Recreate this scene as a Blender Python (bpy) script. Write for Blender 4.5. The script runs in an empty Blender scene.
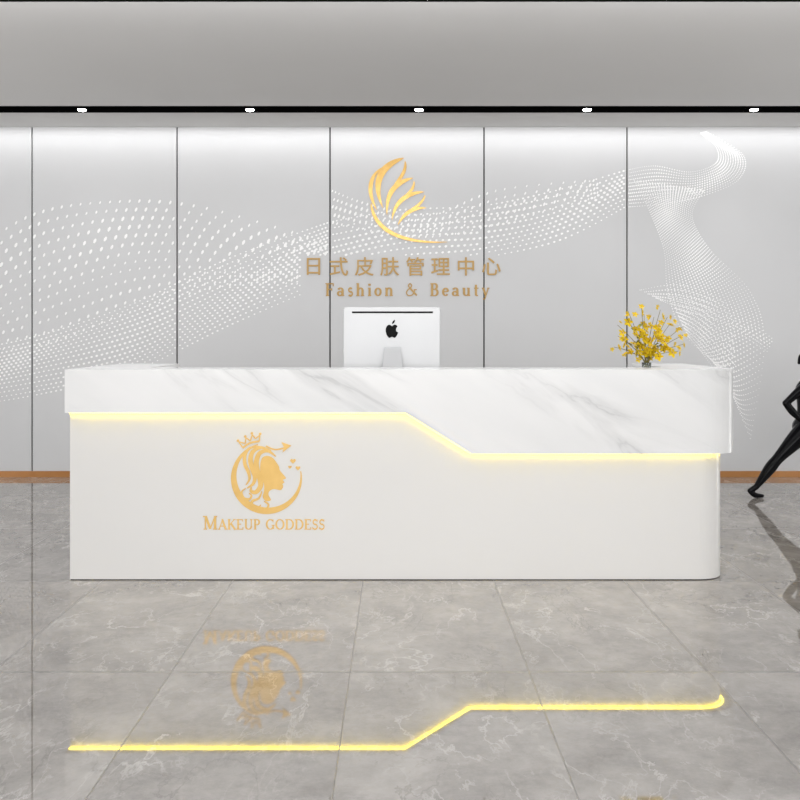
import bpy, bmesh, math, random
from mathutils import Vector, Matrix
random.seed(7)
C = bpy.context.scene.collection
PI = math.pi
F = 968.0; CX = 398.0; CY = 335.0; CH = 1.225
YW = 8.35
def P(px, py, Y): return ((px-CX)*Y/F, Y, CH-(py-CY)*Y/F)

# ---------------------------------------------------------------- materials
def mat(name, col, rough=.5, metal=0, ior=1.5, emis=None, es=0, coat=0, trans=0, spec=.5):
    m = bpy.data.materials.new(name); m.use_nodes = True
    b = m.node_tree.nodes['Principled BSDF']
    b.inputs['Base Color'].default_value = (*col, 1); b.inputs['Roughness'].default_value = rough
    b.inputs['Metallic'].default_value = metal; b.inputs['IOR'].default_value = ior
    b.inputs['Specular IOR Level'].default_value = spec
    b.inputs['Coat Weight'].default_value = coat; b.inputs['Transmission Weight'].default_value = trans
    if emis: b.inputs['Emission Color'].default_value = (*emis, 1); b.inputs['Emission Strength'].default_value = es
    return m
def noisy(m, scale, c0, c1, detail=4):
    nt = m.node_tree; b = nt.nodes['Principled BSDF']
    tc = nt.nodes.new('ShaderNodeTexCoord'); n = nt.nodes.new('ShaderNodeTexNoise'); r = nt.nodes.new('ShaderNodeValToRGB')
    n.inputs['Scale'].default_value = scale; n.inputs['Detail'].default_value = detail
    nt.links.new(tc.outputs['Object'], n.inputs['Vector']); nt.links.new(n.outputs['Fac'], r.inputs['Fac'])
    r.color_ramp.elements[0].color = (*c0, 1); r.color_ramp.elements[1].color = (*c1, 1)
    nt.links.new(r.outputs['Color'], b.inputs['Base Color'])
    return m

def math_node(nt, op, a, b=None, c=None):
    n = nt.nodes.new('ShaderNodeMath'); n.operation = op
    for i, v in enumerate((a, b, c)):
        if v is None: continue
        if isinstance(v, (int, float)): n.inputs[i].default_value = v
        else: nt.links.new(v, n.inputs[i])
    return n.outputs[0]
def ramp(nt, fac, stops):
    r = nt.nodes.new('ShaderNodeValToRGB'); e = r.color_ramp.elements
    while len(e) < len(stops): e.new(.5)
    for k, (p, c) in enumerate(stops):
        e[k].position = p; e[k].color = (*c, 1) if len(c) == 3 else c
    nt.links.new(fac, r.inputs['Fac']); return r.outputs['Color']
def mix(nt, fac, a, b):
    n = nt.nodes.new('ShaderNodeMix'); n.data_type = 'RGBA'
    if isinstance(fac, (int, float)): n.inputs[0].default_value = fac
    else: nt.links.new(fac, n.inputs[0])
    for idx, v in ((6, a), (7, b)):
        if isinstance(v, tuple): n.inputs[idx].default_value = (*v, 1)
        else: nt.links.new(v, n.inputs[idx])
    return n.outputs[2]
def noise(nt, vec, scale, detail=5, rough=.55, dist=0):
    n = nt.nodes.new('ShaderNodeTexNoise'); n.inputs['Scale'].default_value = scale
    n.inputs['Detail'].default_value = detail; n.inputs['Roughness'].default_value = rough
    n.inputs['Distortion'].default_value = dist
    nt.links.new(vec, n.inputs['Vector']); return n.outputs['Fac']
def mapping(nt, vec, scale=(1,1,1), rot=(0,0,0), loc=(0,0,0)):
    n = nt.nodes.new('ShaderNodeMapping'); n.inputs['Scale'].default_value = scale
    n.inputs['Rotation'].default_value = rot; n.inputs['Location'].default_value = loc
    nt.links.new(vec, n.inputs['Vector']); return n.outputs[0]
def bw(nt, c):
    n = nt.nodes.new('ShaderNodeRGBToBW'); nt.links.new(c, n.inputs[0]); return n.outputs[0]

def floor_mat():
    m = mat('polished grey marble tile', (.3,.3,.3), .05, ior=2.9)
    nt = m.node_tree; b = nt.nodes['Principled BSDF']
    geo = nt.nodes.new('ShaderNodeNewGeometry'); pos = geo.outputs['Position']
    sep = nt.nodes.new('ShaderNodeSeparateXYZ'); nt.links.new(pos, sep.inputs[0])
    x, y = sep.outputs[0], sep.outputs[1]
    tx = math_node(nt, 'DIVIDE', math_node(nt, 'ADD', x, .1736+65), .65)
    ty = math_node(nt, 'DIVIDE', math_node(nt, 'ADD', y, -3.519+130), 1.30)
    ix = math_node(nt, 'FLOOR', tx); iy = math_node(nt, 'FLOOR', ty)
    fx = math_node(nt, 'FRACT', tx); fy = math_node(nt, 'FRACT', ty)
    ex = math_node(nt, 'MULTIPLY', math_node(nt, 'MINIMUM', fx, math_node(nt, 'SUBTRACT', 1, fx)), .65)
    ey = math_node(nt, 'MULTIPLY', math_node(nt, 'MINIMUM', fy, math_node(nt, 'SUBTRACT', 1, fy)), 1.30)
    line = math_node(nt, 'MAXIMUM', math_node(nt, 'LESS_THAN', ex, .0020), math_node(nt, 'LESS_THAN', ey, .0042))
    cmb = nt.nodes.new('ShaderNodeCombineXYZ')
    nt.links.new(math_node(nt, 'ADD', x, math_node(nt, 'MULTIPLY', ix, 1.37)), cmb.inputs[0])
    nt.links.new(math_node(nt, 'ADD', y, math_node(nt, 'MULTIPLY', iy, 2.91)), cmb.inputs[1])
    nt.links.new(math_node(nt, 'ADD', math_node(nt, 'MULTIPLY', ix, 3.1), math_node(nt, 'MULTIPLY', iy, 1.7)), cmb.inputs[2])
    v = cmb.outputs[0]
    base = ramp(nt, noise(nt, v, 2.8, 12, .72, .3), [(.34, (.165,.146,.128)), (.5, (.262,.238,.214)), (.66, (.385,.356,.326))])
    base = mix(nt, math_node(nt, 'MULTIPLY', ramp_f(nt, noise(nt, v, 26, 8, .8), .38, .66), .30), base, (.48,.452,.42))
    def veins(scale, wdt, thr, amt, base, col, rot, detail=10, rg=.60):
        n1 = noise(nt, mapping(nt, v, (1.0,.55,1), (0,0,rot)), scale, detail, rg, .35)
        vm = ramp(nt, math_node(nt, 'ABSOLUTE', math_node(nt, 'SUBTRACT', n1, .5)), [(0, (1,1,1)), (wdt, (0,0,0))])
        ms = ramp(nt, noise(nt, mapping(nt, v, loc=(rot*7,3,1)), 2.3, 3), [(thr, (0,0,0)), (thr+.2, (1,1,1))])
        return mix(nt, math_node(nt, 'MULTIPLY', math_node(nt, 'MULTIPLY', bw(nt, vm), bw(nt, ms)), amt), base, col)
    base = veins(2.2, .009, .40, .70, base, (.66,.635,.60), .7)
    base = veins(4.5, .010, .42, .60, base, (.62,.595,.56), -.5)
    base = veins(3.0, .010, .42, .55, base, (.11,.09,.075), 1.5)
    col = mix(nt, math_node(nt, 'MULTIPLY', line, .8), base, (.10,.09,.085))
    nt.links.new(col, b.inputs['Base Color'])
    nt.links.new(math_node(nt, 'ADD', math_node(nt, 'MULTIPLY', line, .3), .014), b.inputs['Roughness'])
    return m
def ramp_f(nt, fac, a, b):
    return bw(nt, ramp(nt, fac, [(a, (0,0,0)), (b, (1,1,1))]))
def marble_mat():
    m = mat('white veined marble', (.86,.86,.86), .18, ior=1.5)
    nt = m.node_tree; b = nt.nodes['Principled BSDF']
    tc = nt.nodes.new('ShaderNodeTexCoord'); v = tc.outputs['Object']
    w = mapping(nt, v, (1,1,1), (0,math.radians(-32),0))
    w = mapping(nt, w, (.75,1.5,3.2))
    n1 = noise(nt, w, 1.1, 6, .52, .5)
    vein = math_node(nt, 'ABSOLUTE', math_node(nt, 'SUBTRACT', n1, .5))
    vm = ramp(nt, vein, [(0, (.9,.9,.9)), (.012, (.45,.45,.45)), (.075, (0,0,0))])
    msk = ramp(nt, noise(nt, w, .9, 2), [(.44, (0,0,0)), (.62, (1,1,1))])
    f = math_node(nt, 'MULTIPLY', bw(nt, vm), bw(nt, msk))
    cloud = ramp(nt, noise(nt, w, 1.1, 4, .5), [(.35, (.89,.89,.893)), (.7, (.81,.815,.82))])
    nt.links.new(mix(nt, math_node(nt, 'MULTIPLY', f, .66), cloud, (.38,.385,.395)), b.inputs['Base Color'])
    return m

M_floor = floor_mat(); M_marble = marble_mat()
M_wall = noisy(mat('pale grey wall board', (.6,.6,.6), .5, spec=.25), 1.5, (.60,.603,.612), (.64,.643,.652))
M_gap = mat('dark gap', (.004,.004,.004), 1, spec=0)
M_side = noisy(mat('grey side wall paint', (.6,.6,.6), .7), 2, (.66,.66,.66), (.7,.7,.7))
M_ceil = noisy(mat('grey ceiling paint', (.5,.5,.5), .9, spec=.1), 1.2, (.64,.635,.63), (.68,.675,.67))
M_black = mat('black metal', (.012,.012,.012), .4)
M_slot = mat('matt black slot', (.004,.004,.004), 1, spec=0)
M_dot = mat('white print', (.97,.97,.97), .5)
M_base = noisy(mat('copper brown skirting', (.4,.18,.06), .3, .3), 6, (.40,.17,.05), (.55,.26,.09))
M_gold = noisy(mat('brushed gold', (.8,.5,.15), .32, .6), 14, (.56,.34,.09), (.80,.54,.20))
M_gold2 = noisy(mat('polished gold', (.8,.5,.15), .3, .65), 22, (.36,.20,.045), (.74,.48,.16))
M_goldp = noisy(mat('muted gold', (.8,.6,.3), .4, .25), 14, (.34,.20,.055), (.44,.28,.09))
M_desk = noisy(mat('white lacquer', (.8,.8,.8), .25), 1.2, (.79,.782,.77), (.82,.812,.80))
M_led = mat('yellow light strip', (1,.9,.4), .5, emis=(1,.76,.05), es=11)
M_lens = mat('lit lens', (1,1,1), .5, emis=(1,.98,.95), es=30)
M_alu = noisy(mat('light aluminium', (.8,.8,.81), .35, .15), 5, (.55,.555,.565), (.61,.615,.625))
M_alu2 = noisy(mat('grey aluminium stand', (.6,.6,.61), .3, .3), 5, (.44,.445,.455), (.50,.505,.515))
M_scr = mat('black glass screen', (.01,.01,.012), .08)
M_mark = mat('black mark', (.006,.006,.006), .6, spec=.1)
M_statue = mat('gloss black resin', (.002,.002,.003), .16, spec=.13)
M_glass = mat('clear glass', (.9,.97,.92), .03, trans=.9, ior=1.45)
M_stem = noisy(mat('green brown stem', (.1,.12,.03), .6), 20, (.13,.11,.02), (.26,.20,.04))
M_leaf = noisy(mat('leaf green', (.1,.2,.04), .5), 20, (.14,.16,.02), (.28,.28,.04))
M_petal = noisy(mat('yellow petal', (.9,.65,.03), .5, spec=.2), 30, (.66,.44,.008), (.92,.72,.03))
M_petalc = mat('orange brown flower centre', (.45,.20,.01), .6)

# ---------------------------------------------------------------- object helpers
ORG = {}
def empty(name, label, cat, loc, group=None):
    o = bpy.data.objects.new(name, None); C.objects.link(o); o.location = loc
    o.empty_display_size = .1
    ORG[o] = Vector(loc); o['label'] = label; o['category'] = cat
    if group: o['group'] = group
    return o
def obj(name, bm, m, parent=None, org=None, smooth=False, label=None):
    """bm holds world coordinates"""
    o_ = ORG.get(parent, Vector((0,0,0))) if parent else Vector(org or (0,0,0))
    bmesh.ops.translate(bm, verts=bm.verts, vec=-o_)
    bmesh.ops.recalc_face_normals(bm, faces=bm.faces)
    me = bpy.data.meshes.new(name); bm.to_mesh(me); bm.free()
    me.materials.append(m)
    if smooth:
        for p in me.polygons: p.use_smooth = True
    o = bpy.data.objects.new(name, me); C.objects.link(o)
    if parent: o.parent = parent
    else: o.location = o_
    ORG[o] = o_
    if label: o['label'] = label
    return o
def tag(o, label, cat, group=None):
    o['label'] = label; o['category'] = cat
    if group: o['group'] = group
def struct(o, label=None):
    o['kind'] = 'structure'
    if label: o['label'] = label
    return o
def box(bm, x0, x1, y0, y1, z0, z1, bev=0):
    v = [bm.verts.new(p) for p in ((x0,y0,z0),(x1,y0,z0),(x1,y1,z0),(x0,y1,z0),(x0,y0,z1),(x1,y0,z1),(x1,y1,z1),(x0,y1,z1))]
    fs = [bm.faces.new([v[i] for i in f]) for f in ((0,3,2,1),(4,5,6,7),(0,1,5,4),(1,2,6,5),(2,3,7,6),(3,0,4,7))]
    if bev:
        es = set(e for f in fs for e in f.edges)
        bmesh.ops.bevel(bm, geom=list(es), offset=bev, segments=2, affect='EDGES')
    return bm
def NB(): return bmesh.new()
def prism_xz(bm, pts, y0, y1):
    """polygon of (x,z) extruded between y0 and y1"""
    a = [bm.verts.new((x,y0,z)) for x,z in pts]; b = [bm.verts.new((x,y1,z)) for x,z in pts]
    n = len(pts)
    fa = bm.faces.new(a); fb = bm.faces.new(b[::-1])
    for i in range(n): bm.faces.new((a[i], b[i], b[(i+1)%n], a[(i+1)%n]))
    fa.normal_update(); fb.normal_update()
    bmesh.ops.triangulate(bm, faces=[fa, fb])
    return bm
def stroke_xz(bm, pts, ws, y0, y1):
    """ribbon with per-point widths as a closed solid"""
    n = len(pts); L = []; R = []
    for i, (x, z) in enumerate(pts):
        a = pts[max(i-1,0)]; b = pts[min(i+1,n-1)]
        dx, dz = b[0]-a[0], b[1]-a[1]; l = math.hypot(dx,dz) or 1
        nx, nz = -dz/l, dx/l; w = ws[i]/2
        L.append((x+nx*w, z+nz*w)); R.append((x-nx*w, z-nz*w))
    vs = [[bm.verts.new((p[0],y,p[1])) for p in S] for y in (y0,y1) for S in (L,R)]
    l0, r0, l1, r1 = vs
    for i in range(n-1):
        bm.faces.new((l0[i],l0[i+1],r0[i+1],r0[i])); bm.faces.new((l1[i],r1[i],r1[i+1],l1[i+1]))
        bm.faces.new((l0[i],l1[i],l1[i+1],l0[i+1])); bm.faces.new((r0[i],r0[i+1],r1[i+1],r1[i]))
    bm.faces.new((l0[0],r0[0],r1[0],l1[0])); bm.faces.new((l0[-1],l1[-1],r1[-1],r0[-1]))
    return bm
def catmull(pts, n=10, closed=False):
    out = []; N = len(pts); rng = N if closed else N-1
    for i in range(rng):
        g = (lambda k: pts[k % N]) if closed else (lambda k: pts[min(max(k,0),N-1)])
        p0,p1,p2,p3 = g(i-1),g(i),g(i+1),g(i+2)
        for k in range(n):
            t = k/n
            out.append(tuple(.5*((2*b)+(-a+c)*t+(2*a-5*b+4*c-d)*t*t+(-a+3*b-3*c+d)*t**3) for a,b,c,d in zip(p0,p1,p2,p3)))
    if not closed: out.append(tuple(pts[-1]))
    return out
def bez(p0,p1,p2,p3,n=12):
    return [tuple((1-t)**3*a+3*(1-t)**2*t*b+3*(1-t)*t*t*c+t**3*d for a,b,c,d in zip(p0,p1,p2,p3)) for t in (k/n for k in range(n+1))]
def tube(bm, pts, rs, n=8):
    rings = []
    N = len(pts)
    for i, p in enumerate(pts):
        p = Vector(p); d = (Vector(pts[min(i+1,N-1)])-Vector(pts[max(i-1,0)])).normalized()
        u = d.cross(Vector((0,1,0)));
        if u.length < .1: u = d.cross(Vector((1,0,0)))
        u.normalize(); w = d.cross(u)
        r = rs[i] if isinstance(rs, list) else rs
        rings.append([bm.verts.new(p+(u*math.cos(2*PI*k/n)+w*math.sin(2*PI*k/n))*r) for k in range(n)])
    for i in range(N-1):
        for k in range(n): bm.faces.new((rings[i][k],rings[i][(k+1)%n],rings[i+1][(k+1)%n],rings[i+1][k]))
    bm.faces.new(rings[0][::-1]); bm.faces.new(rings[-1])
    return bm

# ---------------------------------------------------------------- room
ZC = CH + 208*YW/F
XL, XR, YB = -5.2, 5.2, -3.0
hh = ZC-CH
Ya, Yb_ = hh*F/229, hh*F/222.5
Yc, Yd = 4.98, hh*F/333.6
fl = struct(obj('floor', box(NB(), XL-.1, XR+.1, YB, YW+.25, -.1, 0), M_floor), 'polished grey marble tiles with pale veins and thin dark joints')
bm = NB()
for a, b in ((YB, Yc), (Yd, Ya), (Yb_, YW+.25)): box(bm, XL-.1, XR+.1, a, b, ZC, ZC+.1)
struct(obj('ceiling', bm, M_ceil), 'plain grey ceiling cut by two narrow black slots')
struct(obj('wall_left', box(NB(), XL-.1, XL, YB, YW+.25, 0, ZC), M_side))
struct(obj('wall_right', box(NB(), XR, XR+.1, YB, YW+.25, 0, ZC), M_side))
wb = struct(obj('wall_back', box(NB(), XL, XR, YW+.02, YW+.2, 0, ZC), M_gap), 'pale grey panelled back wall printed with white dotted waves')
gaps = [XL, -4.45] + [(p-CX)*YW/F for p in (32,177,330,484,627)] + [3.56, XR]
for a, b in zip(gaps[:-1], gaps[1:]):
    obj('wall_panel', box(NB(), a+.006, b-.006, YW, YW+.02, .0, ZC-.0005), M_wall, wb)
struct(obj('baseboard_back', box(NB(), XL, XR, YW-.012, YW, 0, .052, .002), M_base), 'thin copper brown skirting strip')

# printed dot waves
dots = NB(); cnt_d = 0
def dot(px, py, w, h, ang=0):
    global cnt_d
    if 300 < px < 506 and 255 < py < 300: return      # the print stops behind the lettering
    x, y, z = P(px, py, YW); s = YW/F
    for g in gaps:
        if abs(x-g) < .015: return
    if abs(x) > 5.1: return
    cnt_d += 1; yy = YW-.0006-.00003*((cnt_d*7) % 37)
    ca, sa = math.cos(ang), math.sin(ang)
    vs = []
    for k in range(6):
        a = PI/3*k
        ox, oz = math.cos(a)*w*s*.5, math.sin(a)*h*s*.5
        vs.append(dots.verts.new((x+ox*ca-oz*sa, yy, z+ox*sa+oz*ca)))
    dots.faces.new(vs)
def sheet(A, B, nu, nv, w, h, wob=0, tilt=.35, soft=.25):
    ca, cb = catmull(A, 20), catmull(B, 20)
    def at(c, u):
        f = u*(len(c)-1); i = min(int(f), len(c)-2); t = f-i
        return c[i][0]*(1-t)+c[i+1][0]*t, c[i][1]*(1-t)+c[i+1][1]*t
    for j in range(nv):
        v = j/(nv-1)
        for i in range(nu):
            u = (i+.5*(j%2))/nu
            a, b = at(ca,u), at(cb,u)
            x = a[0]*(1-v)+b[0]*v; y = a[1]*(1-v)+b[1]*v + wob*math.sin(u*9+v*4)*math.sin(PI*v)
            k = 1-soft*(.5+.5*math.sin(u*17+v*5)) - soft*(1-math.sin(PI*min(max(v,.05),.95)))
            dot(x, y, w*k, h*k, tilt if h != w else 0)
sheet([(-40,262),(30,216),(110,202),(200,207),(330,244)], [(-40,332),(30,294),(120,264),(210,260),(330,268)], 34, 8, 3.0, 5.8, tilt=-.45)
sheet([(-40,335),(40,300),(130,270),(230,268),(330,272)], [(-40,350),(40,345),(130,312),(230,285),(330,285)], 40, 5, 2.6, 4.6, tilt=-.45)
sheet([(-50,352),(30,338),(130,305),(230,258),(330,222)], [(-50,408),(30,396),(130,372),(230,325),(330,282)], 80, 16, 3.1, 2.4, wob=3)
sheet([(330,222),(400,210),(480,206),(550,192),(627,170)], [(330,282),(400,268),(480,258),(560,240),(627,206)], 52, 11, 3.5, 2.7, wob=2)
sheet([(330,190),(370,205),(430,215),(500,190),(600,180)], [(330,222),(380,232),(440,236),(520,218),(600,196)], 38, 5, 2.5, 4.8, tilt=-.45)
sheet([(627,170),(655,166),(690,172),(716,163),(716,147),(700,133)], [(627,207),(662,204),(702,196),(738,180),(743,155),(706,131)], 74, 12, 1.9, 1.9, soft=.3)
sheet([(634,180),(650,212),(664,250),(668,292),(684,334),(722,368)], [(704,190),(692,216),(710,250),(750,292),(764,345),(750,440)], 84, 24, 1.9, 1.9, soft=.3)
sheet([(668,296),(690,300),(712,312),(735,330)], [(688,336),(700,350),(716,372),(735,400)], 36, 11, 1.8, 1.8, soft=.3)
sheet([(640,290),(680,285),(720,300),(774,340)], [(660,300),(690,312),(722,322),(768,352)], 42, 6, 1.8, 1.8, soft=.3)
dp = obj('dot_print', dots, M_dot, wb, label='white printed dots in flowing wave bands')

# ceiling slots with downlights
GL = 'recessed downlights in the black ceiling slots'
def slot(name, y0, y1):
    bm = NB()
    box(bm, XL, XR, y0, y1, ZC+.03, ZC+.035); box(bm, XL, XR, y0, y0+.004, ZC-.002, ZC+.03); box(bm, XL, XR, y1-.004, y1, ZC-.002, ZC+.03)
    struct(obj(name, bm, M_slot), 'black slot across the ceiling')
slot('trim_1', Ya, Yb_)
slot('trim_2', Yc, Yd)
def downlight(x, y, label):
    t = empty('downlight', label, 'ceiling light', (x, y, ZC+.03), GL)
    n = 28
    def lathe(name, prof, m, cap, label=None):
        bm = NB()
        rings = [[bm.verts.new((x+r*math.cos(2*PI*k/n), y+r*math.sin(2*PI*k/n), z)) for k in range(n)] for r, z in prof]
        for a, b in zip(rings[:-1], rings[1:]):
            for k in range(n): bm.faces.new((a[k],a[(k+1)%n],b[(k+1)%n],b[k]))
        if cap: bm.faces.new(rings[-1])
        obj(name, bm, m, t, smooth=True, label=label)
    lathe('rim', [(.052,ZC+.03),(.052,ZC-.003),(.044,ZC-.005),(.034,ZC-.002)], M_slot, False)
    lathe('lens', [(.034,ZC-.003),(.028,ZC-.010),(.017,ZC-.014),(.005,ZC-.016)], M_lens, True, 'bright white lit lens')
    l = bpy.data.lights.new('spot', 'SPOT'); l.energy = 10; l.spot_size = math.radians(110); l.spot_blend = 1; l.shadow_soft_size = .04
    o = bpy.data.objects.new('spot', l); C.objects.link(o); o.parent = t; o.location = (0,0,-.06)
ym = (Ya+Yb_)/2
for px, lab in ((82,'small lit downlight in the black slot by the wall, farthest left'),
                (250,'small lit downlight in the black slot, left of the gold leaf emblem'),
                (419,'small lit downlight in the black slot, just above the gold leaf emblem'),
                (587,'small lit downlight in the black slot, right of the gold leaf emblem'),
                (754,'small lit downlight in the black slot, farthest right above the falling dot net')):
    downlight((px-CX)*ym/F, ym, lab)
for px, lab in ((178,'downlight cut by the top edge of the picture, leftmost of three'),
                (428,'downlight cut by the top edge of the picture, middle of three'),
                (681,'downlight cut by the top edge of the picture, rightmost of three')):
    downlight((px-CX)*5.17/F, 5.115, lab)

# ---------------------------------------------------------------- glyph strokes
TH, TN = .165, .08
def arc(cx, cy, rx, ry, a0, a1, n=14):
    return [(cx+rx*math.cos(math.radians(a0+(a1-a0)*k/n)), cy+ry*math.sin(math.radians(a0+(a1-a0)*k/n))) for k in range(n+1)]
def sf(x, y, r=.13): return ([(x-r,y),(x+r,y)], .07)
def V(x, y0, y1, w=TH): return ([(x,y0),(x,y1)], w)
G = {
 'F': (.74, [V(.2,0,1), ([(.2,.955),(.68,.955)],.09), ([(.65,1),(.65,.76)],.07), ([(.2,.52),(.54,.52)],.09), ([(.53,.64),(.53,.40)],.06), sf(.2,.03), sf(.16,.965)]),
 'a': (.60, [arc(.24,.19,.16,.16,30,330), V(.43,.0,.46), arc(.27,.45,.16,.17,0,165), ([(.43,.035),(.57,.035)],.07)]),
 's': (.48, [arc(.24,.47,.13,.14,30,250,10)+arc(.25,.17,.15,.15,70,-150,10)]),
 'h': (.70, [V(.15,0,1), arc(.34,.42,.17,.20,170,0), V(.51,0,.44), sf(.15,.03), sf(.51,.03), ([(.03,.965),(.15,.965)],.07)]),
 'i': (.34, [V(.16,0,.64), ([(.16,.80),(.16,.96)],.18), sf(.16,.03), ([(.04,.61),(.16,.61)],.07)]),
 'o': (.60, [arc(.28,.32,.20,.28,0,360,24)]),
 'n': (.70, [V(.15,0,.64), arc(.34,.42,.17,.20,170,0), V(.51,0,.44), sf(.15,.03), sf(.51,.03), ([(.03,.61),(.15,.61)],.07)]),
 '&': (1.0, [([(.90,.04),(.33,.66)],.13), (catmull([(.33,.66),(.26,.82),(.37,.96),(.50,.84),(.44,.68),(.20,.46),(.10,.26),(.20,.06),(.42,.04),(.62,.16),(.76,.50)],7),.085), sf(.78,.50,.12)]),
 'B': (.78, [V(.2,0,1), [(.2,.96),(.40,.96)]+arc(.40,.745,.17,.215,90,-90)+[(.2,.53)], [(.40,.53)]+arc(.42,.28,.20,.25,90,-90)+[(.2,.03)], sf(.16,.035,.1), sf(.16,.965,.1)]),
 'e': (.56, [arc(.27,.32,.19,.28,5,320,20), ([(.08,.34),(.46,.34)],.075)]),
 'u': (.70, [V(.15,.2,.64), arc(.32,.22,.17,.18,180,340), V(.50,0,.64), ([(.03,.61),(.15,.61)],.07), ([(.38,.61),(.5,.61)],.07), ([(.5,.035),(.63,.035)],.07)]),
 't': (.42, [V(.18,.14,.88,.15), arc(.28,.14,.10,.11,180,300), ([(.03,.61),(.38,.61)],.075)]),
 'y': (.62, [([(.12,.62),(.33,.04)],.15), ([(.52,.62),(.24,-.24)],.08), ([(.26,-.22),(.10,-.24)],.09), sf(.12,.61,.11), sf(.52,.61,.09)]),
 'M': (1.12, [V(.18,0,1,.09), ([(.20,1),(.54,.06)],.17), ([(.54,.06),(.90,1)],.08), V(.90,0,1,.17), sf(.18,.035), sf(.90,.035,.15), sf(.12,.965,.12), sf(.96,.965,.10)]),
 'A': (.92, [([(.14,0),(.46,1)],.08), ([(.43,1),(.78,0)],.17), ([(.26,.33),(.64,.33)],.08), sf(.13,.035,.12), sf(.79,.035,.13)]),
 'K': (.90, [V(.2,0,1), ([(.22,.42),(.72,.98)],.08), ([(.38,.60),(.78,0)],.17), sf(.2,.035), sf(.2,.965), sf(.79,.035,.12), sf(.72,.965,.12)]),
 'E': (.78, [V(.2,0,1), ([(.2,.96),(.66,.96)],.08), ([(.63,1),(.63,.78)],.07), ([(.2,.52),(.5,.52)],.08), ([(.2,.04),(.70,.04)],.08), ([(.67,0),(.67,.24)],.07), sf(.14,.04,.1), sf(.14,.96,.1)]),
 'U': (.92, [V(.2,.3,1), arc(.46,.30,.26,.26,180,360), V(.72,.3,1,.09), sf(.2,.965), sf(.72,.965,.12)]),
 'P': (.75, [V(.2,0,1), [(.2,.96),(.40,.96)]+arc(.40,.715,.19,.245,90,-90)+[(.2,.47)], sf(.2,.035), sf(.14,.96,.1)]),
 'G': (.95, [arc(.47,.5,.34,.46,48,325,22), V(.76,.06,.42,.15), ([(.60,.42),(.90,.42)],.07), ([(.74,.96),(.74,.72)],.07)]),
 'O': (.98, [arc(.48,.5,.36,.46,0,360,26)]),
 'D': (.95, [V(.2,0,1), [(.2,.96),(.42,.96)]+arc(.42,.5,.38,.46,90,-90,18)+[(.2,.04)], sf(.14,.04,.1), sf(.14,.96,.1)]),
 'S': (.68, [arc(.33,.725,.19,.215,35,250,12)+arc(.33,.27,.21,.235,70,-150,12), ([(.53,.97),(.53,.74)],.06), ([(.10,.26),(.10,.03)],.06)]),
}
def glyph(ch, parent, x0, z0, h, Y, depth, m, name='letter', bold=1.0):
    bm = NB(); adv, strokes = G[ch]
    for k, s in enumerate(strokes):
        if isinstance(s, tuple): pts, w = s; ws = [w*h*bold]*len(pts)
        else:
            pts = s; ws = []
            for i in range(len(pts)):
                a = pts[max(i-1,0)]; b = pts[min(i+1,len(pts)-1)]
                l = math.hypot(b[0]-a[0], b[1]-a[1]) or 1
                f = abs(b[1]-a[1])/l
                if ch in 'Ss': f = 1-.65*f
                ws.append((TN+(TH-TN)*f**1.3)*h*bold)
        stroke_xz(bm, [(x0+x*h, z0+z*h) for x, z in pts], ws, Y-depth-.0002*k, Y)
    return obj(name, bm, m, parent)
def line_text(txt, parent, xa, xb, zbase, h, Y, depth, m, caps=None, bold=1.0):
    hs = caps or [h]*len(txt)
    wid = sum((G[c][0] if c != ' ' else .5)*hh_ for c, hh_ in zip(txt, hs))
    sp = (xb-xa-wid)/(len(txt)-1); x = xa
    for c, q in zip(txt, hs):
        if c != ' ': glyph(c, parent, x, zbase, q, Y, depth, m, bold=bold)
        x += (G[c][0] if c != ' ' else .5)*q+sp

s = YW/F
YS = YW
sx = lambda px: (px-CX)*YW/F
sz = lambda py: CH-(py-CY)*YW/F
t = empty('raised_lettering', 'thin serif gold Latin lettering on the wall above the computer', 'sign lettering', (sx(408), YS, sz(297)))
line_text('Fashion & Beauty', t, sx(325), sx(489.5), sz(296), 12.8*s, YS, .006, M_goldp, bold=1.1)

t = empty('raised_lettering', 'row of eight raised gold Chinese characters on the wall below the leaf emblem', 'sign lettering', (sx(403), YS, sz(276)))
for i, ch in enumerate('日式皮肤管理中心'):
    cu = bpy.data.curves.new('tmp', 'FONT'); cu.body = ch; cu.extrude = .025; cu.offset = .007; cu.size = 1
    to = bpy.data.objects.new('tmp', cu); C.objects.link(to)
    bpy.context.view_layer.update()
    me = bpy.data.meshes.new_from_object(to.evaluated_get(bpy.context.evaluated_depsgraph_get()))
    bpy.data.objects.remove(to)
    bm = NB(); bm.from_mesh(me)
    xs = [v.co.x for v in bm.verts]; ys = [v.co.y for v in bm.verts]
    cx_ = (min(xs)+max(xs))/2; cy_ = (min(ys)+max(ys))/2; S = 19.8*s
    for v in bm.verts:
        x, y, z = v.co
        v.co = (sx(313.5+i*25.4)+(x-cx_)*S, YS-.005-z*S*1.0, sz(266.5)+(y-cy_)*S)
    obj('character', bm, M_goldp, t)

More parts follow.
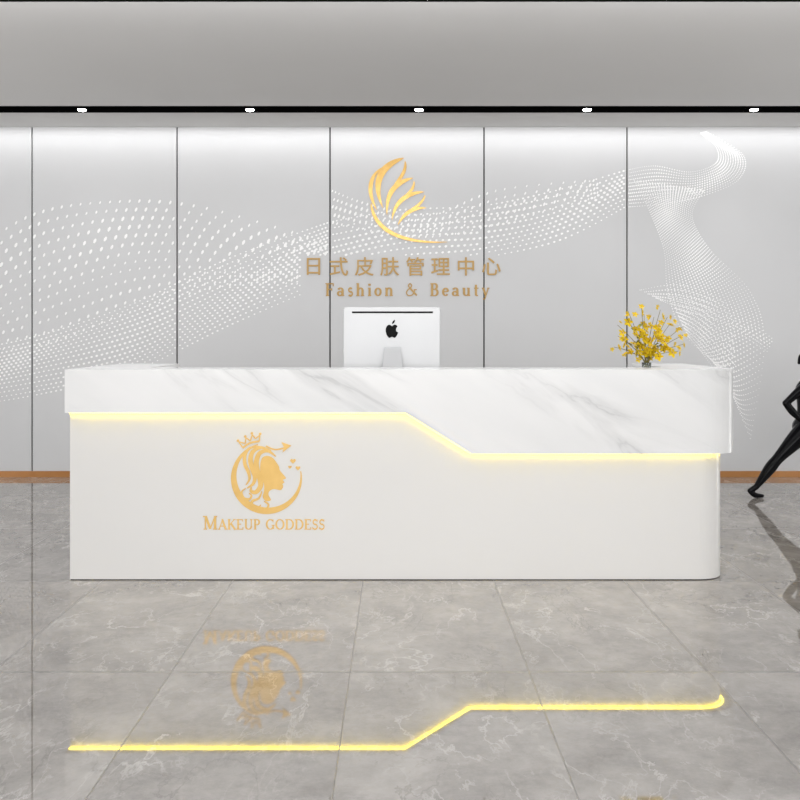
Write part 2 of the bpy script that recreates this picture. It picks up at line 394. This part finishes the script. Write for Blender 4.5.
# leaf emblem: slender curling strokes
t = empty('leaf_emblem', 'gold emblem of slender curling leaf strokes above a sweeping crescent on the wall', 'emblem', (sx(403), YS, sz(244)))
swn = 0
def swash(b, w, name='petal', peak=.5, d=.0045, k_=26):
    global swn
    swn += 1; d += .0004*swn
    pts = bez(*b, n=k_); ws = []
    for i in range(k_+1):
        u = i/k_; u = u**(math.log(.5)/math.log(peak))
        ws.append((.3+w*math.sin(PI*u)**.9)*s)
    bm = NB(); stroke_xz(bm, [(sx(x), sz(y)) for x, y in pts], ws, YS-d, YS)
    return obj(name, bm, M_gold2, t)
swash(((386,166),(369,173),(366,192),(377,210)), 3.8, peak=.55)
swash(((404,158),(375,167),(374,188),(383,208)), 6.4, peak=.38)
swash(((405,161),(408,176),(392,183),(387,200)), 3.0, peak=.35)
swash(((413,178),(392,183),(386,196),(387,215)), 4.8, peak=.40)
swash(((414,181),(415,193),(400,198),(394,208)), 2.4, peak=.35)
swash(((424,192),(404,193),(394,204),(392,220)), 4.2, peak=.42)
swash(((425,195),(422,207),(409,209),(402,216)), 2.2, peak=.35)
swash(((426,208),(411,207),(402,216),(398,225)), 3.4, peak=.42)
swash(((371,203),(374,234),(408,244),(447,242)), 3.6, 'crescent', peak=.36, k_=34)

# ---------------------------------------------------------------- reception desk
desk = empty('reception_desk', 'long white reception desk with a veined marble upper band and glowing yellow light line', 'reception desk', (0, 5.2, 0))
def path(xl, xr, yf, yb, r, n=14):
    pts = [(xl,yb),(xl,yf)]
    pts += [(X, yf) for X in (STEP0, STEP1)]
    pts += [(xr-r+r*math.sin(a), yf+r-r*math.cos(a)) for a in (PI/2*k/n for k in range(n+1))]
    pts += [(xr,yb)]
    return pts
def zb(py, Y=4.78): return CH-(py-CY)*Y/F
STEP0 = (405-CX)*4.78/F; STEP1 = (471-CX)*4.78/F
ZT = zb(369.5); ZL = zb(413); ZR = zb(454)
def shell(outer, inner, zlo, zhi):
    bm = NB(); n = len(outer)
    A = [bm.verts.new((x,y,zlo[i])) for i,(x,y) in enumerate(outer)]
    B = [bm.verts.new((x,y,zhi[i] if isinstance(zhi, list) else zhi)) for i,(x,y) in enumerate(outer)]
    Cc = [bm.verts.new((x,y,zlo[i])) for i,(x,y) in enumerate(inner)]
    D = [bm.verts.new((x,y,zhi[i] if isinstance(zhi, list) else zhi)) for i,(x,y) in enumerate(inner)]
    for i in range(n-1):
        bm.faces.new((A[i],A[i+1],B[i+1],B[i])); bm.faces.new((Cc[i],D[i],D[i+1],Cc[i+1]))
        bm.faces.new((B[i],B[i+1],D[i+1],D[i])); bm.faces.new((A[i],Cc[i],Cc[i+1],A[i+1]))
    for i in (0, n-1): bm.faces.new((A[i],B[i],D[i],Cc[i]))
    return bm
YBK = 5.78
o_out = path(-1.646, 1.704, 4.78, YBK, .17)
o_in = path(-1.6405, 1.6505, 4.8405, YBK, .1165)
zl = [ZL if i <= 2 else ZR for i in range(len(o_out))]
obj('marble_band', shell(o_out, o_in, zl, ZT-.02), M_marble, desk, label='white marble band with grey diagonal veins and a slanted step')
t_in = path(-1.646+.34, 1.704-.31, 4.78+.30, YBK, .04)
obj('countertop', shell(o_out, t_in, [ZT-.02]*len(o_out), ZT), M_marble, desk)
b_out = path(-1.640, 1.650, 4.84, YBK, .14)
b_in = path(-1.600, 1.610, 4.88, YBK, .10)
obj('base_panel', shell(b_out, b_in, [0.004]*len(b_out), ZT-.021), M_desk, desk, label='smooth white lower panel with rounded right corner')
k_out = path(-1.636, 1.646, 4.844, YBK, .136); k_in = path(-1.605, 1.615, 4.875, YBK, .105)
obj('plinth', shell(k_out, k_in, [0]*len(k_out), .004), M_black, desk)
l_out = path(-1.640, 1.664, 4.8265, YBK-.01, .150)[1:]; l_in = path(-1.6402, 1.6575, 4.8330, YBK-.01, .1455)[1:]
zz = zl[1:]
obj('light_strip', shell(l_out, l_in, [z-.0055 for z in zz], zz), M_led, desk, label='glowing yellow light strip under the marble band')
WS = .90
obj('work_surface', box(NB(), -1.598, 1.608, 4.882, 5.62, WS-.03, WS, .002), M_desk, desk)
for x in (-1.2, 1.2):
    obj('support_panel', box(NB(), x-.015, x+.015, 4.90, 5.55, 0, WS-.031), M_desk, desk)

# emblem on the desk
YD = 4.84
s2 = YD/F
ex = lambda px: (px-CX)*s2
ez = lambda py: CH-(py-CY)*s2
t = empty('crescent_emblem', 'round gold emblem of a crescent, crown, arrow and woman\'s profile on the desk front', 'emblem', (ex(267), YD, ez(516)))
def dpoly(pts, name, d=.003): return obj(name, prism_xz(NB(), [(ex(x), ez(y)) for x, y in pts], YD-d, YD), M_gold, t)
def dstroke(bm, pts, ws, d=.003): stroke_xz(bm, [(ex(x), ez(y)) for x, y in pts], [w*s2 for w in ws], YD-d, YD)
n = 60; bm = NB()
pts = []; ws = []
for k in range(n+1):
    a = math.radians(104 + (372-104)*k/n)
    f = math.sin(PI*k/n)
    w = 1.0+6.0*f**1.1
    r = 35.5-w/2
    pts.append((266.5+r*math.cos(a), 478.5-r*math.sin(a))); ws.append(w)
dstroke(bm, pts, ws); obj('crescent', bm, M_gold, t)
face = catmull([(263,457),(268,455.8),(273,458),(276.5,462.5),(279,466.5),(279.8,470),(282,473),(286,478),(283,479.8),(284.4,482.4),(282.5,484),(283.2,486.4),(280.8,490),
 (274,489),(269.5,491),(268.5,495),(271,500),(266,501),(262.8,497),(264,491),(264,484),(261.6,477),(260.2,470),(260.6,462)], 4, True)
dpoly(face, 'profile_face', .0024)
for q, (c, w0) in enumerate((([(276,456.5),(268,451),(260,453),(256.5,461),(257,470),(260,478),(260.5,486),(256,492),(251,491),(251.5,487)], 5.2),
              ([(271,450.5),(261,447.5),(253,451.5),(250.5,460),(252.5,469),(255,477),(253,484),(247,488)], 4.4),
              ([(260,446.3),(250,448),(245,455),(245,464),(248.5,472),(249.5,479),(246,485)], 3.2),
              ([(246,488),(241.8,492),(244,498),(249.5,499),(251.5,495.5),(249,493)], 1.9),
              ([(262,491),(259,498),(252.5,501),(252.5,506),(258,508),(261,504.5)], 2.3),
              ([(264,501),(268.5,504.5),(266,509),(260.5,509.6)], 1.6))):
    bm = NB(); cc = catmull(c, 7)
    dstroke(bm, cc, [.4+w0*math.sin(PI*min(1,(k+.6)/len(cc)))**.7 for k in range(len(cc))], .0034+.0005*q)
    obj('hair_lock', bm, M_gold, t)
th = math.radians(-14)
def ct(x, y):   # the crown sits tilted
    dx, dy = (x-253)*.92, (y-441)*.92
    return 251.0+dx*math.cos(th)-dy*math.sin(th), 443+dx*math.sin(th)+dy*math.cos(th)
bm = NB(); q = 0
for a, b, c in (((243,443.5),(240.5,436.5),(247,440)),((247,440),(249,434),(253,438.5)),((253,438.5),(256.5,432.5),(259,437.5)),((259,437.5),(264.5,435),(262.5,441))):
    dstroke(bm, [ct(*a), ct(*b)], [1.3,1.1], .0032+q); dstroke(bm, [ct(*b), ct(*c)], [1.1,1.3], .0035+q); q += .0006
dstroke(bm, catmull([ct(243,444),ct(252,440.7),ct(262.5,441.3)],5), [2.0]*11, .0062)
obj('crown', bm, M_gold, t)
for x, y in ((240,435.1),(248.8,432.5),(256.6,430.9),(265.2,433.7)):
    x, y = ct(x, y)
    obj('crown_bead', prism_xz(NB(), [(ex(x+1.3*math.cos(a)), ez(y+1.3*math.sin(a))) for a in (2*PI*k/12 for k in range(12))], YD-.0068, YD), M_gold, t)
bm = NB()
dstroke(bm, catmull([(266,446),(275,449.5),(286,447.5)],6), [1.5]*13, .0036)
obj('arrow_shaft', bm, M_gold, t)
dpoly([(291.5,445.5),(281.5,442),(284,447.2),(282.5,452.5)], 'arrow_head', .0046)
def heart(cx_, cy_, r):
    return [(cx_+r*(16*math.sin(a)**3)/16, cy_-r*(13*math.cos(a)-5*math.cos(2*a)-2*math.cos(3*a)-math.cos(4*a))/16) for a in (2*PI*k/24 for k in range(24))]
for x, y, r in ((293,461,2.8),(298,468,2.4),(290,467,1.8)): dpoly(heart(x,y,r), 'heart', .004)

t = empty('raised_lettering', 'gold serif capitals in a row on the white desk front below the crescent emblem', 'sign lettering', (ex(265), YD, ez(530)))
w1 = 'MAKEUP GODDESS'
line_text(w1, t, ex(203), ex(325.5), ez(529.5), 0, YD, .003, M_gold, caps=[13.5*s2]+[10.4*s2]*13, bold=1.0)

# ---------------------------------------------------------------- computer
YM = 5.32
mx = lambda px: (px-CX)*YM/F
mz = lambda py: CH-(py-CY)*YM/F
comp = empty('desktop_computer', 'silver white all-in-one computer seen from behind on the desk', 'computer', (mx(391.5), YM+.02, WS))
bm = NB()
def rrect(x0,x1,z0,z1,r,n=6):
    out = []
    for cx_, cz_, a0 in ((x1-r,z1-r,0),(x0+r,z1-r,90),(x0+r,z0+r,180),(x1-r,z0+r,270)):
        out += [(cx_+r*math.cos(math.radians(a0+90*k/n)), cz_+r*math.sin(math.radians(a0+90*k/n))) for k in range(n+1)]
    return out
x0, x1, z0, z1 = mx(343), mx(440.5), mz(372), mz(307)
rings = []
for ins, y in ((0.0,YM+.024),(0.0,YM+.006),(.002,YM+.002),(.006,YM)):
    rings.append([bm.verts.new((x,y,z)) for x,z in rrect(x0+ins,x1-ins,z0+ins,z1-ins,max(.014,.02-ins))])
for a, b in zip(rings[:-1], rings[1:]):
    m_ = len(a)
    for k in range(m_): bm.faces.new((a[k],a[(k+1)%m_],b[(k+1)%m_],b[k]))
bm.faces.new(rings[0]); bm.faces.new(rings[-1])
obj('housing', bm, M_alu, comp)
obj('screen', box(NB(), x0+.006, x1-.006, YM+.024, YM+.027, z0+.05, z1-.006), M_scr, comp)
obj('vent_slot', box(NB(), mx(352), mx(433), YM-.0008, YM+.004, mz(313.2), mz(311.4)), M_mark, comp)
ap = [(0,.36),(.14,.46),(.32,.47),(.47,.34),(.38,.2),(.34,.04),(.40,-.12),(.53,-.2),(.43,-.45),(.25,-.66),(.1,-.62),(0,-.58),(-.1,-.62),(-.27,-.66),(-.47,-.38),(-.55,-.05),(-.5,.26),(-.34,.45),(-.16,.46)]
ap = catmull(ap, 4, True)
bm = NB(); k_ = 11.5*YM/F
prism_xz(bm, [(mx(392)+x*k_, mz(330.2)+z*k_) for x,z in ap], YM-.002, YM+.0005)
lf = bez((.0,.53),(.0,.72),(.1,.86),(.26,.9),6)[:-1]+bez((.26,.9),(.26,.72),(.18,.58),(.0,.53),6)[:-1]
prism_xz(bm, [(mx(392)+x*k_, mz(330.2)+z*k_) for x,z in lf], YM-.002, YM+.0005)
obj('logo_mark', bm, M_mark, comp, label='small black apple mark with a bite taken out')
prof = [(YM-.001,mz(347)),(YM-.012,mz(348.5)),(YM-.055,mz(366)),(YM-.085,WS+.012),(YM-.085,WS),(YM+.13,WS),(YM+.13,WS+.006),(YM-.070,WS+.010),(YM-.045,mz(366)),(YM-.001,mz(354))]
bm = NB(); 
def hwid(z): return .045 + .02*max(0,(mz(356)-z))/.12
A = [bm.verts.new((mx(392.5)-hwid(z),y,z)) for y,z in prof]; B = [bm.verts.new((mx(392.5)+hwid(z),y,z)) for y,z in prof]
f1 = bm.faces.new(A); f2 = bm.faces.new(B[::-1])
for k in range(len(prof)): bm.faces.new((A[k],B[k],B[(k+1)%len(prof)],A[(k+1)%len(prof)]))
f1.normal_update(); f2.normal_update()
bmesh.ops.triangulate(bm, faces=[f1,f2])
obj('stand', bm, M_alu2, comp)

# ---------------------------------------------------------------- vase and flowers
YF = 5.25
vx, vy = (646.5-CX)*YF/F, YF
bm = NB(); nn = 28
zt = CH-(362.5-CY)*YF/F
prof = [(0,WS),(.030,WS),(.040,WS+.03),(.040,WS+.08),(.024,WS+.14),(.026,zt),(.023,zt),(.021,WS+.14),(.036,WS+.08),(.036,WS+.03),(.027,WS+.006),(0,WS+.006)]
rings = []
for r, z in prof:
    rings.append([bm.verts.new((vx,vy,z))] if r == 0 else [bm.verts.new((vx+r*math.cos(2*PI*k/nn), vy+r*math.sin(2*PI*k/nn), z)) for k in range(nn)])
for a, b in zip(rings[:-1], rings[1:]):
    for k in range(nn):
        k2 = (k+1)%nn
        if len(a) == 1: bm.faces.new((a[0], b[k], b[k2]))
        elif len(b) == 1: bm.faces.new((a[k], a[k2], b[0]))
        else: bm.faces.new((a[k],a[k2],b[k2],b[k]))
v = obj('glass_vase', bm, M_glass, None, (vx,vy,WS), True); tag(v, 'small clear glass vase holding the yellow flowers', 'vase')
bq = empty('flower_bouquet', 'bunch of bright yellow flowers on thin branching stems', 'flowers', (vx,vy,WS+.012))
u = YF/F
stems = []
tips = [(613,347),(617,336),(615,325),(625,318),(631,311),(639,307),(645,314),(652,317),(660,310),(668,317),(674,323),(682,327),(686,335),(684,344),(675,351),(625,353),(640,328),(655,330),(664,342),(634,341)]
for px, py in tips:
    dy = random.uniform(-.07,.07)
    tip = Vector(((px-CX)*u, vy+dy, CH-(py-CY)*u))
    b0 = Vector((vx+random.uniform(-.012,.012), vy+random.uniform(-.012,.012), WS+.02))
    nk = Vector((vx+random.uniform(-.012,.012), vy+random.uniform(-.012,.012), zt))
    mid = nk.lerp(tip,.45)+Vector((0,0,.02))
    pts = catmull([tuple(b0),tuple(nk),tuple(mid),tuple(tip)], 6)
    stems.append(pts)
    obj('stem', tube(NB(), pts, [.0024-.0012*k/len(pts) for k in range(len(pts))], 6), M_stem, bq, smooth=True)
def blossom_mesh():
    bm = NB()
    for cnt_, R, lift, off in ((5, 1, 0, 0), (3, .62, .004, .5)):
        for k in range(cnt_):
            a = 2*PI*k/cnt_+off
            ca, sa = math.cos(a), math.sin(a)
            k1 = (1, .85, 1.08, .92, 1.1)[k]*R
            loc = [(.002,0,lift),(.008*R,-.0056*R,.003+lift),(.015*R,-.0068*R,.008+lift),(.0235*k1,0,.006+lift),(.015*R,.0068*R,.005+lift),(.008*R,.0056*R,.003+lift)]
            vs = [bm.verts.new((x*ca-y*sa, x*sa+y*ca, z)) for x,y,z in loc]
            c = bm.verts.new((.011*R*ca, .011*R*sa, .0015+lift))
            for i in range(6): bm.faces.new((vs[i], vs[(i+1)%6], c))
    me = bpy.data.meshes.new('blossom'); bm.to_mesh(me); bm.free(); me.materials.append(M_petal)
    return me
me_b = blossom_mesh()
bm = NB(); bmesh.ops.create_icosphere(bm, subdivisions=1, radius=.0030)
me_c = bpy.data.meshes.new('flower_centre'); bm.to_mesh(me_c); bm.free(); me_c.materials.append(M_petalc)
cnt = 0
for j, pts in enumerate(stems):
    seq = pts[7:]
    for q in range(5):
        if cnt >= 99: break
        f = (1, .84, .66, .46, .26)[q]
        p = Vector(seq[min(len(seq)-1, int(f*(len(seq)-1)))]) + Vector((random.uniform(-.024,.024), random.uniform(-.03,.005), random.uniform(-.020,.018)))
        o = bpy.data.objects.new('blossom', me_b); C.objects.link(o); o.parent = bq
        o.location = p-ORG[bq]
        d = Vector((random.uniform(-1.2,1.2), random.uniform(-1.5,-.1), random.uniform(-.5,1.2))).normalized()
        o.rotation_euler = d.to_track_quat('Z','Y').to_euler()
        sc = random.uniform(.8,1.25)*(1 if q else .75); o.scale = (sc,sc,sc)
        c = bpy.data.objects.new('flower_centre', me_c); C.objects.link(c); c.parent = o; c.location = (0,0,.006)
        cnt += 1
me_l = bpy.data.meshes.new('leaf')
me_l.from_pydata([(0,0,0),(.008,.014,.002),(.006,.03,.003),(0,.042,0),(-.006,.03,.003),(-.008,.014,.002)], [], [(0,1,2,3),(0,3,4,5)]); me_l.materials.append(M_leaf)
for j in range(26):
    pts = stems[j % len(stems)]
    o = bpy.data.objects.new('leaf', me_l); C.objects.link(o); o.parent = bq
    o.location = Vector(pts[random.randint(7,14)])-ORG[bq]
    o.rotation_euler = (random.uniform(-1,1), random.uniform(-1,1), random.uniform(0,6.28))

# ---------------------------------------------------------------- runner statue
Y0 = 7.32
def Q(px, py, dy=0): return Vector(((px-CX)*Y0/F, Y0+dy, CH-(py-CY)*Y0/F))
bm = NB()
def ball(p, r, sc=(1,1,1), rot=None):
    res = bmesh.ops.create_uvsphere(bm, u_segments=16, v_segments=10, radius=r)
    M_ = Matrix.Translation(p) @ (rot or Matrix.Identity(4)) @ Matrix.Diagonal((*sc,1))
    bmesh.ops.transform(bm, matrix=M_, verts=res['verts'])
def limb(pts, rs, n=14, dens=6):
    full = catmull([tuple(p)+(r,) for p, r in zip(pts, rs)], dens)
    tube(bm, [f[:3] for f in full], [f[3] for f in full], n)
    ball(Vector(full[0][:3]), full[0][3]); ball(Vector(full[-1][:3]), full[-1][3])
limb([Q(803,429,-.045),Q(792,440,-.05),Q(776,457,-.05),Q(767,468,-.05),Q(754,486,-.045)], [.076,.066,.042,.043,.021])
ball(Q(771,462,-.05), .039, (1,1,1.4), Matrix.Rotation(math.radians(50),4,'Y'))
limb([Q(754,486,-.045),Q(748,490,-.045)], [.022,.021]); 
limb([Q(748,490,-.045),Q(752.5,494.0,-.045),Q(760,495,-.045)], [.020,.021,.014])
limb([Q(808,430,.045),Q(824,430,.05),Q(842,424,.05),Q(840,438,.05),Q(836,458,.05)], [.076,.066,.043,.047,.021])
limb([Q(836,458,.05),Q(834,462,.05)], [.022,.021]); limb([Q(834,462,.05),Q(842,464,.05),Q(852,461,.05)], [.020,.021,.013])
ball(Q(805,427), .095, (.95,1.15,.9)); 
limb([Q(805,427),Q(806,413),Q(807,401),Q(807,390),Q(809,382)], [.084,.066,.074,.084,.06])
ball(Q(808,392), .076, (1,1.35,1.1)); ball(Q(816,393,-.035), .034); ball(Q(816,393,.035), .034)
limb([Q(805,383,-.09),Q(810,381,0),Q(811,383,.09)], [.038,.05,.038])
limb([Q(810,382),Q(814,373),Q(816,366)], [.036,.032,.034])
ball(Q(817,360), .062, (.98,.84,1.22)); ball(Q(821,365), .038, (1,.85,.95))
ball(Q(824.5,361.5), .010, (1.3,.8,1.5)); ball(Q(823.3,357,-.02), .008, (1,1.6,.8)); ball(Q(823.3,357,.02), .008, (1,1.6,.8))
ball(Q(824,366), .009, (.8,1.7,.6)); ball(Q(823,370), .014)
for sgn in (-1,1): ball(Q(816,362,.052*sgn), .013, (.8,.4,1.3))
limb([Q(802,384,-.095),Q(792,391,-.12),Q(779,402,-.13)], [.040,.034,.025]); 
limb([Q(779,402,-.13),Q(786,411,-.13),Q(796,420,-.12)], [.026,.028,.016])
limb([Q(812,384,.095),Q(822,393,.12),Q(832,401,.12)], [.040,.034,.026]); limb([Q(832,401,.12),Q(841,394,.11),Q(849,383,.09)], [.027,.028,.016])
def hand(wrist, d, up, side):
    """half closed hand: palm, four curled fingers, thumb"""
    d = d.normalized(); up = up.normalized(); sd = d.cross(up).normalized()
    pc = wrist+d*.032
    limb([wrist, wrist+d*.02, wrist+d*.045], [.016,.019,.018], 10, 3)
    for k, L in enumerate((.030,.034,.031,.024)):
        r0 = pc+d*.014+sd*(-.018+.012*k)
        limb([r0, r0+d*L*.6-up*.004, r0+d*L*.85-up*.020, r0+d*L*.45-up*.030], [.0072,.0068,.0062,.0055], 8, 3)
    r0 = wrist+d*.014+sd*-.016*side
    limb([r0, r0+d*.018-sd*.012*side-up*.006, r0+d*.034-sd*.008*side-up*.016], [.0085,.0075,.006], 8, 3)
hand(Q(796,420,-.12), Q(804,425,-.11)-Q(796,420,-.12), Vector((.2,-1,.4)), 1)
hand(Q(849,383,.09), Q(853,374,.08)-Q(849,383,.09), Vector((-.2,1,.3)), 1)
st = obj('runner_statue', bm, M_statue, None, (Q(806,497)[0], Y0, 0))
lowz = min(v.co.z for v in st.data.vertices); st.location.z = -lowz
r = st.modifiers.new('merge', 'REMESH'); r.mode = 'VOXEL'; r.voxel_size = .0045; r.use_smooth_shade = True
sm = st.modifiers.new('smooth', 'SMOOTH'); sm.factor = .5; sm.iterations = 5
tag(st, 'glossy black statue of a running person with trailing leg by the back wall', 'statue')
bm = NB()
ball(Q(813.5,356), .065, (1.0,.88,1.05))
limb([Q(807,354),Q(802,357),Q(799,363)], [.022,.026,.012])
h = obj('hair', bm, M_statue, st)
rr = h.modifiers.new('merge', 'REMESH'); rr.mode = 'VOXEL'; rr.voxel_size = .005; rr.use_smooth_shade = True

# ---------------------------------------------------------------- light
def area(name, loc, target, sx_, sy_, e, col=(1,1,1)):
    l = bpy.data.lights.new(name, 'AREA'); l.shape = 'RECTANGLE'; l.size = sx_; l.size_y = sy_; l.energy = e; l.color = col
    o = bpy.data.objects.new(name, l); C.objects.link(o); o.location = loc
    o.rotation_euler = (Vector(target)-Vector(loc)).to_track_quat('-Z','Y').to_euler(); return o
area('front_fill_light', (0,-2.5,1.9), (0,5,1.0), 7, 2.4, 200, (1,.995,.985))  # added soft fill behind the camera for the desk front, no window there
area('overhead_fill_light', (0,2.6,ZC-.02), (0,2.6,0), 6, 2.4, 52)  # added overhead fill for floor and desk, no ceiling panel modelled
area('wall_wash_light', (0,YW-.14,ZC-.012), (0,YW-.04,0), 10.2, .06, 15)
area('back_wall_fill_light', (0,4.7,ZC-.12), (0,8.35,.6), 9.5, .4, 82)  # added fill above the frame, aimed to brighten the back wall
area('ceiling_fill_light', (XL+.15,6.0,2.1), (-1.5,6.2,ZC), .15, 5, 36)  # added fill at the left wall to lift the ceiling, no cove built
area('ceiling_fill_light', (XR-.15,6.0,2.1), (1.5,6.2,ZC), .15, 5, 36)  # same added ceiling fill at the right wall, out of view
w = bpy.data.worlds.new('World'); bpy.context.scene.world = w; w.use_nodes = True
w.node_tree.nodes['Background'].inputs[0].default_value = (.97,.98,1,1); w.node_tree.nodes['Background'].inputs[1].default_value = .8

cam = bpy.data.cameras.new('camera'); co = bpy.data.objects.new('camera', cam); C.objects.link(co)
co.location = (0,0,CH); co.rotation_euler = (PI/2,0,0)
cam.sensor_width = 36; cam.lens = 36*F/800; cam.shift_y = -(400-CY)/800; cam.shift_x = (400-CX)/800
bpy.context.scene.camera = co
bpy.context.scene.view_settings.view_transform = 'Standard'
